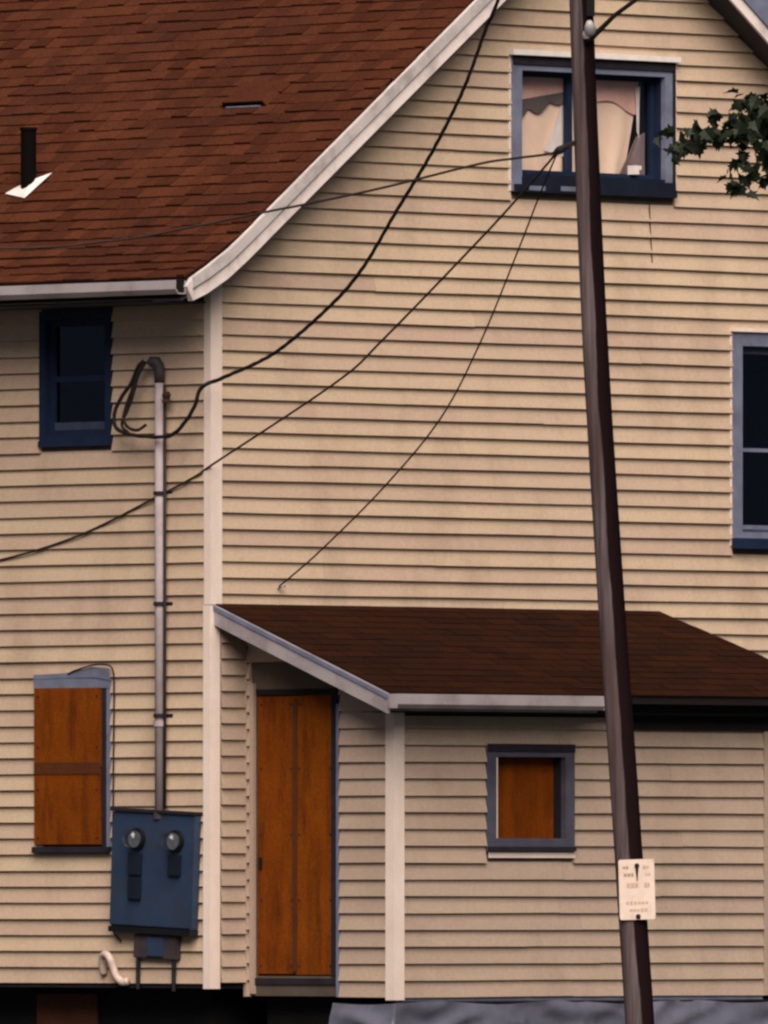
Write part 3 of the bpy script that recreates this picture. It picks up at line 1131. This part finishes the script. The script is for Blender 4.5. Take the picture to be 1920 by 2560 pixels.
# soffit of the rake and eave
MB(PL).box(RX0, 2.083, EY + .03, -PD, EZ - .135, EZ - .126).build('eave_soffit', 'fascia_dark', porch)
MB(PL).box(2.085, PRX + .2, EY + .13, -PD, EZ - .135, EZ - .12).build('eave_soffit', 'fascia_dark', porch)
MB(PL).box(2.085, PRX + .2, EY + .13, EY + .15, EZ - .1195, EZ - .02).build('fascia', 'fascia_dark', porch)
MB(PL).box(RX0 + .0, 2.08, EY - .0, EY + .024, EZ - .125, EZ - .062).build('fascia', 'gutter', porch)
g = [(0, EZ - .012), (0, EZ - .108), (-.055, EZ - .108), (-.082, EZ - .080), (-.082, EZ - .008), (-.076, EZ - .008), (-.076, EZ - .076), (-.053, EZ - .100), (-.006, EZ - .100), (-.006, EZ - .012)]
gm = MB(lambda p: PL((p[1], EY + p[0] - .001, p[2])))
gm.prism(g, RX0 - .02, 2.075)
gm.box(-.082, 0, RX0 - .026, RX0 - .0205, EZ - .108, EZ - .008)
gm.box(-.082, 0, 2.0755, 2.081, EZ - .108, EZ - .008)
gm.build('gutter', 'gutter', porch)

# ------------------------------------------------------------------ tarpaulin round the porch foot
tp = thing('tarpaulin', 'wrinkled grey plastic sheeting wrapped round the foot of the porch', 'tarp', H((PX, -PD, 0)), R(45))
vs, cols, rows = [], 230, 34
path = []       # along the side then the front
for k in range(cols + 1):
    s_ = k / cols * (4.0 + .57)
    path.append((0, .57 - s_) if s_ < .57 else (s_ - .57, 0))
tm = MB()
for r in range(rows + 1):
    t = r / rows
    for k, (a, b) in enumerate(path):
        s_ = k / cols * 4.57
        zz = .905 - .012 * math.sin(s_ * 5) * (1 - t) - t * .885
        ridge = 1 - abs(noise.noise((s_ * 1.5 + zz * 3.2, zz * 1.6 - s_ * .7, 1))) * 2.6
        ridge2 = 1 - abs(noise.noise((s_ * 2.2 - zz * 4.5, zz * 1.5 + s_ * .8, 7))) * 3.2
        wr = .050 * ridge + .030 * ridge2
        d = .012 + t * .06 + max(0, wr) * (.55 + .45 * min(1, t * 5))
        nx, ny = (-d, 0) if k < cols * .57 / 4.57 else (0, -d)
        if abs(a) < .05 and abs(b) < .05:
            nx, ny = -d * .8, -d * .8
        vs.append((a + nx, b + ny, zz))
n = cols + 1
tm.add(vs, [(r * n + k, r * n + k + 1, (r + 1) * n + k + 1, (r + 1) * n + k) for r in range(rows) for k in range(cols)])
sh = tm.build('sheet', 'tarp', tp, smooth=True)
hb = MB().box(.0, 4.0, -.02, .02, .904, .916)
hb.build('hem_batten', 'strap', tp)
# dark crawl space wall behind it
MB(PL).box(PX + .22, PRX, -PD + .06, -.05, 0, .94).build('foundation', 'found', porch)

# ------------------------------------------------------------------ electrical service on the side wall
BY = .437
ms = thing('service_mast', 'grey steel conduit mast with dark weatherhead running down the side wall', 'conduit', H((-.075, BY, 2.2)), R(45))
off = (-.075, BY, 2.2)


def lo(p):
    return (p[0] - off[0], p[1] - off[1], p[2] - off[2])


MB(lo).tube([(-.075, BY + .0, 2.19), (-.075, BY, 5.29)], .033, 16).build('conduit', 'galv', ms, smooth=True)
wh = MB(lo)
wh.tube([(-.075, BY, 5.25), (-.075, BY, 5.33), (-.080, BY + .003, 5.365), (-.092, BY + .018, 5.395), (-.108, BY + .045, 5.398), (-.118, BY + .065, 5.380)], [.036, .038, .040, .043, .040, .026], 14)
wh.build('weatherhead', 'head', ms, smooth=True)
for zz in (4.475, 3.70, 2.915):
    s_ = MB(lo)
    s_.tube([(-.075, BY, zz - .014), (-.075, BY, zz + .014)], .044, 14)
    s_.box(-.022, -.016, BY - .075, BY + .075, zz - .013, zz + .013)
    s_.build('strap', 'strap', ms)
MB(lo).tube([(-.075, BY, 2.84), (-.075, BY, 2.88)], .043, 14).build('coupling', 'galv', ms)
MB(lo).tube([(-.075, BY, 2.19), (-.075, BY, 2.25)], .045, 12).build('hub', 'head', ms)
MB(lo).tube([(-.070, BY - .046, 2.26), (-.070, BY - .047, 3.8), (-.070, BY - .046, 5.24)], .011, 8).build('mast_dark_line', 'cable_brown', ms, smooth=True)  # thin dark tube added for the dark line along the mast
ins = MB(lo)
ins.tube([(-.06, BY - .035, 5.15), (-.11, BY - .11, 5.145)], .010, 8)
ins.build('insulator_pin', 'strap', ms)
MB(lo).tube([(-.10, BY - .095, 5.185), (-.10, BY - .095, 5.16), (-.10, BY - .095, 5.135), (-.10, BY - .095, 5.11)], [.022, .034, .022, .034], 12).build('insulator_spool', 'rust', ms)

# meter cabinet, hung slightly crooked
mo = (0, .50, 1.83)
mc = thing('meter_cabinet', 'dark blue twin electric meter cabinet hung crooked beside the corner board', 'meter box', H(mo), R(45))
TILT = Matrix.Rotation(R(2.4), 4, 'X')


def ml(p):
    return TILT @ Vector(p)


MB(ml).box(-.10, -.022, -.418, .400, -.405, .405).build('cabinet', 'meterbox', mc, bevel=.008)
MB(ml).box(-.112, -.1005, -.41, .392, -.395, .33).build('cover', 'meterbox', mc, bevel=.005)
MB(ml).box(-.118, -.02, -.428, .41, .4055, .425).build('cap', 'strap', mc)
MB(ml).box(-.112, -.02, -.418, .40, -.445, -.4055).build('base_lip', 'black', mc)
for k, (yy, zz) in enumerate(((-.262, .215), (.125, .215))):
    a = MB(ml)
    a.tube([(-.105, yy, zz), (-.135, yy, zz)], .078, 24)
    so = a.build('meter_socket', 'black', mc, smooth=False)
    a = MB(ml)
    a.tube([(-.1355, yy, zz), (-.150, yy, zz)], .060, 24)
    a.build('dial', 'dial', so)
    a = MB(ml)
    a.tube([(-.136, yy, zz), (-.175, yy, zz), (-.205, yy, zz), (-.220, yy, zz), (-.226, yy, zz)], [.068, .066, .060, .042, .010], 24)
    a.build('glass_cover', 'dome', so, smooth=True)
    a = MB(ml)
    if k == 0:
        a.box(-.140, -.1125, yy - .06, yy + .06, -.03, .12)
    else:
        a.box(-.145, -.1125, yy - .055, yy + .070, -.04, .12)
        a.box(-.140, -.1125, yy - .055, yy + .070, -.21, -.05)
    a.build('dark_block', 'meter_dark', mc, bevel=.006)  # plain dark blocks below each meter
a = MB(ml)
a.box(-.075, -.022, -.25, .18, -.62, -.4505)
a.build('junction_box', 'head', mc, bevel=.006)
a = MB(ml)
a.box(-.088, -.0755, -.13, .03, -.60, -.47)
a.build('junction_cover', 'meterbox', mc)
for yy in (-.21, .15):
    MB(ml).tube([(-.05, yy, -.61), (-.05, yy, -.72), (-.055, yy - .01, -.84)], .016, 10).build('conduit_leg', 'black', mc)

# white elbow hose by the cabinet
pts = [(-.03, 1.045, 1.10), (-.05, 1.040, 1.17), (-.07, 1.015, 1.225), (-.085, .965, 1.240), (-.085, .925, 1.205), (-.075, .905, 1.145), (-.07, .875, 1.085), (-.065, .825, 1.045), (-.055, .775, 1.052)]
c0 = Vector(pts[0])
hs = MB().tube([Vector(p) - c0 for p in spline(pts, 5)], .027, 12).build('drain_hose', 'pvc', smooth=True)
hs.location = H(c0)
hs.rotation_euler = (0, 0, R(45))
tag(hs, 'short white curved hose sticking out below the meter cabinet', 'hose')


def wire(name, pts, r, mat, label, n=10, twist=0, extra=None, cat='cable'):
    """a hanging cable through world points, its origin at its first point"""
    P = spline(pts, n)
    c0 = P[0].copy()
    mb = MB()
    if twist:
        for st in range(3):
            Q = []
            L_ = 0
            for i, p in enumerate(P):
                if i:
                    L_ += (p - P[i - 1]).length
                t = (P[min(i + 1, len(P) - 1)] - P[max(i - 1, 0)]).normalized()
                a = t.cross(Vector((0, 1, 0))).normalized()
                b = t.cross(a)
                ph = L_ * twist + st * 2.094
                Q.append(p - c0 + (a * math.cos(ph) + b * math.sin(ph)) * r * .42)
            mb.tube(Q, r * .78, 6)
    else:
        mb.tube([p - c0 for p in P], r, 8)
    for e in (extra or []):
        mb.tube([Vector(p) - c0 for p in spline(e[0], n)], e[1], 8)
    o = mb.build(name, mat, smooth=True)
    o.location = c0
    return tag(o, label, cat)


# service drop: pole top to the corner, then drip loops to the weatherhead
svc = [(1.30, -4.0, 9.35), (1.04, -3.80, 8.52), (.775, -3.41, 7.744), (.695, -3.27, 7.56), (.546, -3.02, 7.164), (.329, -2.65, 6.743), (.082, -2.24, 6.349),
       (-.138, -1.87, 5.991), (-.359, -1.51, 5.742), (-.751, -.87, 5.43), (-1.117, -.27, 5.273)]
drip = [(-.16, -.075, 5.207), (-.16, -.003, 5.077), (-.16, .085, 4.975), (-.15, .205, 4.893), (-.14, .325, 4.868), (-.16, .546, 4.877), (-.16, .708, 4.903),
        (-.16, .788, 4.944), (-.16, .808, 5.023), (-.15, .76, 5.134), (-.13, .659, 5.259), (-.13, .60, 5.36), (-.11, .56, 5.405)]
drip2 = [(-.15, .498, 4.955), (-.16, .567, 4.92), (-.17, .647, 4.935), (-.17, .70, 4.993), (-.16, .69, 5.077), (-.15, .627, 5.216), (-.13, .57, 5.34), (-.10, .55, 5.40)]
drip3 = [(-.13, .58, 5.36), (-.15, .62, 5.18), (-.16, .665, 5.07), (-.17, .72, 4.96), (-.16, .66, 4.90)]
wire('service_drop', svc + [H(p) for p in drip], .0125, 'cable', 'thick black service cable sagging from above to the loops at the weatherhead',
     8, twist=16, extra=[([H(p) for p in drip2], .0115), ([H(p) for p in drip3], .010)])

CL = (1.175, -4.02, 6.685)     # dead-end clamp beside the pole
wire('roof_cable', [(1.40, -4.0, 6.80), CL, (.90, -3.6, 6.660), (.64, -3.4, 6.628), (0, -2.9, 6.49), (-.57, -2.5, 6.385), (-.76, -2.35, 6.355), (-1.32, -2.0, 6.255),
                    (-1.85, -1.7, 6.175), (-2.66, -1.4, 6.13), (-5.0, -1.0, 6.15), (-9.0, -.4, 6.6), (-14, .4, 7.4)], .0085, 'cable_brown',
     'thin cable crossing the roof and rake board almost level')
wall_b = [H((-.045, -.055, 4.665)), H((-.034, .08, 4.605)), H((-.032, .479, 4.462)), H((-.032, 1.287, 4.195)), H((-.032, 2.103, 4.03)), H((-.03, 2.9, 3.95))]
wire('side_cable', [CL, (.934, -3.55, 6.420), (.654, -3.1, 6.128), (0, -2.0, 5.487), (-.331, -1.5, 5.201)] + wall_b, .0080, 'cable_brown',
     'thin cable running down past the corner board onto the side wall')
gC = H((.641, -.03, 3.823))
wire('gable_cable', [CL, (1.06, -3.5, 6.42), (.930, -3.2, 6.09), (.660, -2.5, 5.444), (.387, -1.9, 4.937), (0, -1.3, 4.482), (-.446, -.6, 4.052), gC], .0062, 'cable_brown',
     'thinnest cable slanting down to the gable siding above the porch roof')
hk = MB().tube([(0, 0, 0), (.012, -.03, .008), (.03, -.05, .022), (.045, -.04, .012)], [.009, .008, .008, .006], 8).build('wall_hook', 'galv')
hk.location = H((.633, -.012, 3.812))
hk.rotation_euler = (0, 0, R(45))
tag(hk, 'small steel hook in the gable siding above the porch roof', 'hook')
ck = MB().tube([(0, 0, 0), (.03, -.01, .018), (.10, 0, .060), (.20, .01, .105)], [.018, .030, .014, .012], 8).build('cable_clamp', 'cable')
ck.location = (CL[0] - .02, CL[1] - .02, CL[2] - .01)
tag(ck, 'dark clamp where three thin cables meet beside the pole', 'clamp')
lp = [(-.040, 1.40, 3.215), (-.045, 1.338, 3.236), (-.05, 1.216, 3.262), (-.055, 1.094, 3.280), (-.05, .985, 3.275), (-.045, .940, 3.24), (-.042, .930, 3.114), (-.04, .938, 2.607), (-.04, .942, 2.185),
      (-.04, .951, 1.903), (-.04, .955, 1.65), (-.04, .945, 1.42), (-.04, .86, 1.33)]
wire('loose_cable', [H(p) for p in lp], .0058, 'cable', 'loose black wire looping over the boarded side window', 6)
bc = [(-.012, 0, 6.63)]
hw = MB(MAPS['gable']).tube([(4.385, .024, 6.63), (4.395, .024, 6.45), (4.415, .023, 6.2)], .004, 6)
hwo = hw.build('hanging_wire', 'cable_brown', off=(4.385, -.024, 6.63))
hwo.location = H((4.385, -.024, 6.63))
hwo.rotation_euler = (0, 0, R(45))
tag(hwo, 'short thin wire hanging below the gable window', 'wire')

# ------------------------------------------------------------------ utility pole
pb = (1.785, -4.0, 0)
pole = thing('utility_pole', 'weathered leaning wooden utility pole in front of the gable', 'utility pole', pb)
ctr = [(1.785, -4, -.02), (1.732, -4, .784), (1.621, -4, 2.435), (1.537, -4, 3.653), (1.421, -4, 5.548), (1.334, -4, 7.713), (1.28, -4, 9.6), (1.265, -4, 10.1)]
P = spline(ctr, 8)
rad = [.101 - .0027 * max(0, p.z) for p in P]
rad = [r + .0018 * noise.noise((p.z * 2.2, 0, 0)) for r, p in zip(rad, P)]
MB(lambda p: (p[0] - pb[0], p[1] - pb[1], p[2])).tube(P, rad, 28).build('shaft', 'pole', pole, smooth=True)
ob = lambda p: (p[0] - pb[0], p[1] - pb[1], p[2])
br = MB(ob)
br.tube([(1.37, -4.085, 7.42), (1.425, -4.13, 7.47), (1.56, -4.22, 7.60), (1.76, -4.35, 7.74), (2.1, -4.6, 7.98)], [.024, .019, .015, .015, .014], 10)
br.build('brace_arm', 'cable', pole, smooth=True)
MB(ob).tube([(1.375, -4.10, 7.50), (1.375, -4.10, 7.47), (1.375, -4.10, 7.445)], [.026, .035, .028], 12).build('bracket', 'galv', pole)
iv = MB(ob)
iv.tube([(1.40, -4.10, 7.47), (1.395, -4.13, 7.50), (1.39, -4.16, 7.53), (1.388, -4.18, 7.56)], [.030, .042, .034, .018], 14)
iv.build('insulator', 'porcelain', pole, smooth=True)
rz = MB(ob)
rz.box(1.37, 1.425, -4.11, -4.07, 7.60, 8.6)
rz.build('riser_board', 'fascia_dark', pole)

# parking style sign: pale panel, faded lines of print, bolts
so_ = (1.716, -4.118, 1.49)
sg = thing('pole_sign', 'small pale faded sign bolted to the lower part of the utility pole', 'sign', so_, R(-9))
sg.rotation_euler = (0, R(-1.6), R(-9))
sw, shh = .122, .408
mb = MB()
ps_ = []
for cx, cz, a0 in ((sw - .015, .015, 270), (sw - .015, shh - .015, 0), (-sw + .015, shh - .015, 90), (-sw + .015, .015, 180)):
    for k in range(4):
        a = R(a0 + k * 30)
        ps_.append((cx + .015 * math.cos(a), cz + .015 * math.sin(a)))
mb.prism(ps_, -.0015, .0015)
panel = mb.build('panel', 'sign', sg)


def marks(name, mat, segs, parent=sg):
    m_ = MB()
    for a, b, c, d in segs:
        m_.box(a, b, -.0032, -.0016, c, d)
    return m_.build(name, mat, parent)


def row(x0, x1, z0, z1, n, seed):
    """a line of print faded to uneven dashes"""
    rg_ = random.Random(seed)
    out = []
    wd = (x1 - x0) / n
    for k in range(n):
        a = x0 + k * wd
        cz, hh = (z0 + z1) / 2, (z1 - z0) * rg_.uniform(.55, .95) / 2
        out.append((a + wd * .04, a + wd * rg_.uniform(.70, .92), cz - hh, cz + hh))
    return out


marks('print_line', 'sign_text', row(-.095, -.050, .340, .366, 2, 1))
marks('print_line', 'sign_text2', row(.042, .092, .340, .366, 2, 2))
marks('print_line', 'sign_text', row(-.088, -.014, .288, .318, 3, 3))
marks('print_line', 'sign_text2', row(.060, .098, .290, .316, 2, 4))
marks('print_line', 'sign_text2', row(-.070, .012, .212, .252, 3, 5))
marks('print_line', 'sign_text2', row(.050, .092, .212, .252, 2, 6))
marks('print_line', 'sign_text2', row(-.078, .082, .098, .128, 6, 7))
marks('print_line', 'sign_text2', row(-.055, .072, .050, .078, 5, 8))
for zz in (.365, .022):
    MB().tube([(0.004, -.0016, zz), (0.004, -.010, zz), (.004, -.016, zz)], [.017, .016, .009], 12).build('bolt', 'rust', sg)
ru = MB()
ru.prism([(-.008, .348), (.016, .348), (.010, .300), (.006, .262), (.001, .258), (-.003, .300)], -.0036, -.0033)
ru.build('rust_streak', 'rust', sg)
ru = MB()
ru.prism([(-.012, .004), (.022, .004), (.016, .010), (-.006, .010)], -.0036, -.0033)
ru.build('rust_streak', 'rust', sg)
MB().box(-.02, .028, .0016, .04, .02, .39).build('backing_strap', 'strap', sg)

# ------------------------------------------------------------------ tree at the right, one leafy bough reaching into view
TB0 = (5.2, -9.6, 0)
tree = thing('maple_tree', 'dark green leafy bough of a broadleaf tree reaching in at upper right', 'tree', TB0)
tl = lambda p: (p[0] - TB0[0], p[1] - TB0[1], p[2] - TB0[2])
tr = MB(tl)
tpts = spline([(5.2, -9.6, -.05), (5.18, -9.6, 1.5), (5.26, -9.55, 3.4), (5.2, -9.5, 5.4), (5.35, -9.5, 7.6), (5.3, -9.4, 10.2), (5.5, -9.3, 13.0)], 5)
tr.tube(tpts, [.30 - .0215 * max(0, p.z) + (.09 if p.z < .2 else 0) for p in tpts], 14)
tr.build('trunk', 'bark', tree, smooth=True)
limbs = [
    [(5.2, -9.55, 5.2), (4.5, -9.4, 6.0), (3.7, -9.2, 6.45), (3.0, -9.05, 6.52), (2.62, -9.0, 6.57), (2.33, -9.0, 6.61), (2.10, -9.0, 6.55), (1.84, -9.0, 6.49)],
    [(2.9, -9.04, 6.53), (2.70, -9.0, 6.42), (2.48, -8.97, 6.32), (2.25, -8.96, 6.245)],
    [(2.75, -9.0, 6.52), (2.55, -9.04, 6.68), (2.38, -9.06, 6.78)],
    [(5.25, -9.5, 7.2), (6.4, -9.9, 9.0), (7.6, -10.2, 10.6)],
    [(5.2, -9.5, 7.9), (5.4, -8.6, 9.6), (5.6, -7.6, 11.4)],
    [(5.3, -9.5, 8.2), (4.2, -9.9, 9.8), (3.2, -10.1, 11.2)],
    [(5.3, -9.5, 9.2), (6.1, -9.1, 11.2), (6.5, -8.9, 12.8)],
]
for k, l in enumerate(limbs):
    q = spline(l, 6)
    r0 = (.085, .016, .014, .08, .06, .06, .055)[k]
    r1 = (.006, .004, .004, .015, .012, .012, .012)[k]
    MB(tl).tube(q, [r0 + (r1 - r0) * (i / (len(q) - 1)) ** .6 for i in range(len(q))], 8).build('limb', 'bark', tree, smooth=True)


def leaf_mesh(sz, fold):
    """five-lobed leaf folded along its midrib"""
    half = [(0, 0), (.14, .10), (.42, .12), (.34, .30), (.55, .52), (.30, .52), (.26, .68), (.10, .74), (0, 1.0)]
    mb = MB()
    vs = [(x * sz, y * sz, abs(x) * sz * fold - .25 * sz * (y * y)) for x, y in half] + [(-x * sz, y * sz, abs(x) * sz * fold - .25 * sz * (y * y)) for x, y in half[1:-1]]
    n = len(half)
    right = list(range(n))
    left = [0] + list(range(n, n + n - 2)) + [n - 1]
    cen = (0, .45 * sz, -.05 * sz)
    vs.append(cen)
    c_ = len(vs) - 1
    fs = [(c_, right[i], right[i + 1]) for i in range(n - 1)] + [(c_, left[i + 1], left[i]) for i in range(n - 1)]
    mb.add(vs, fs)
    me = mb.mesh('leaf')
    me.materials.append(M['leaf'])
    return me


LV = [leaf_mesh(random.uniform(.075, .115), random.choice((.25, .4, -.2))) for _ in range(6)]
rl = random.Random(5)
anchor = []
for l, a, b, n, sp in ((limbs[0], .60, 1.0, 110, .07), (limbs[1], .15, 1.0, 62, .06), (limbs[2], .2, 1.0, 40, .06)):
    q = spline(l, 12)
    for _ in range(n):
        t = rl.uniform(a, 1.0)
        p = q[int(t * (len(q) - 1))]
        taper = 1.15 - .55 * (t if l is limbs[0] else .4)
        anchor.append(p + Vector((rl.gauss(0, sp * taper), rl.gauss(0, .10), rl.gauss(-.02, sp * taper))))
for _ in range(120):      # dense mass toward the trunk
    anchor.append(Vector((rl.uniform(2.27, 2.76), -9 + rl.gauss(0, .15), rl.uniform(6.33, 6.80))))
for p in anchor:
    o = bpy.data.objects.new('leaf', rl.choice(LV))
    COL.objects.link(o)
    o.parent = tree
    o.location = tl(p + Vector((0, 0, .05)))
    o.rotation_euler = (rl.gauss(-.9, .6), rl.gauss(0, .5), rl.uniform(0, 6.28))
cr = MB(tl)  # unseen crown, raised and thickened to shade the porch and gable
for _ in range(24000):
    while True:
        d = Vector((rl.uniform(-1, 1), rl.uniform(-1, 1), rl.uniform(-1, 1)))
        if .15 < d.length < 1:
            break
    if noise.noise(d * 2.3) < -.12:
        continue
    c = Vector((5.3, -9.5, 11.2)) + Vector((d.x * 3.9, d.y * 3.3, d.z * 3.9))
    Mx = Matrix.Translation(c) @ Matrix.Rotation(rl.uniform(0, 6.28), 4, 'Z') @ Matrix.Rotation(rl.gauss(-.8, .6), 4, 'X')
    me = rl.choice(LV)
    cr.add([Mx @ v.co for v in me.vertices], [tuple(p.vertices) for p in me.polygons])
stuff(cr.build('crown', 'leaf', tree))
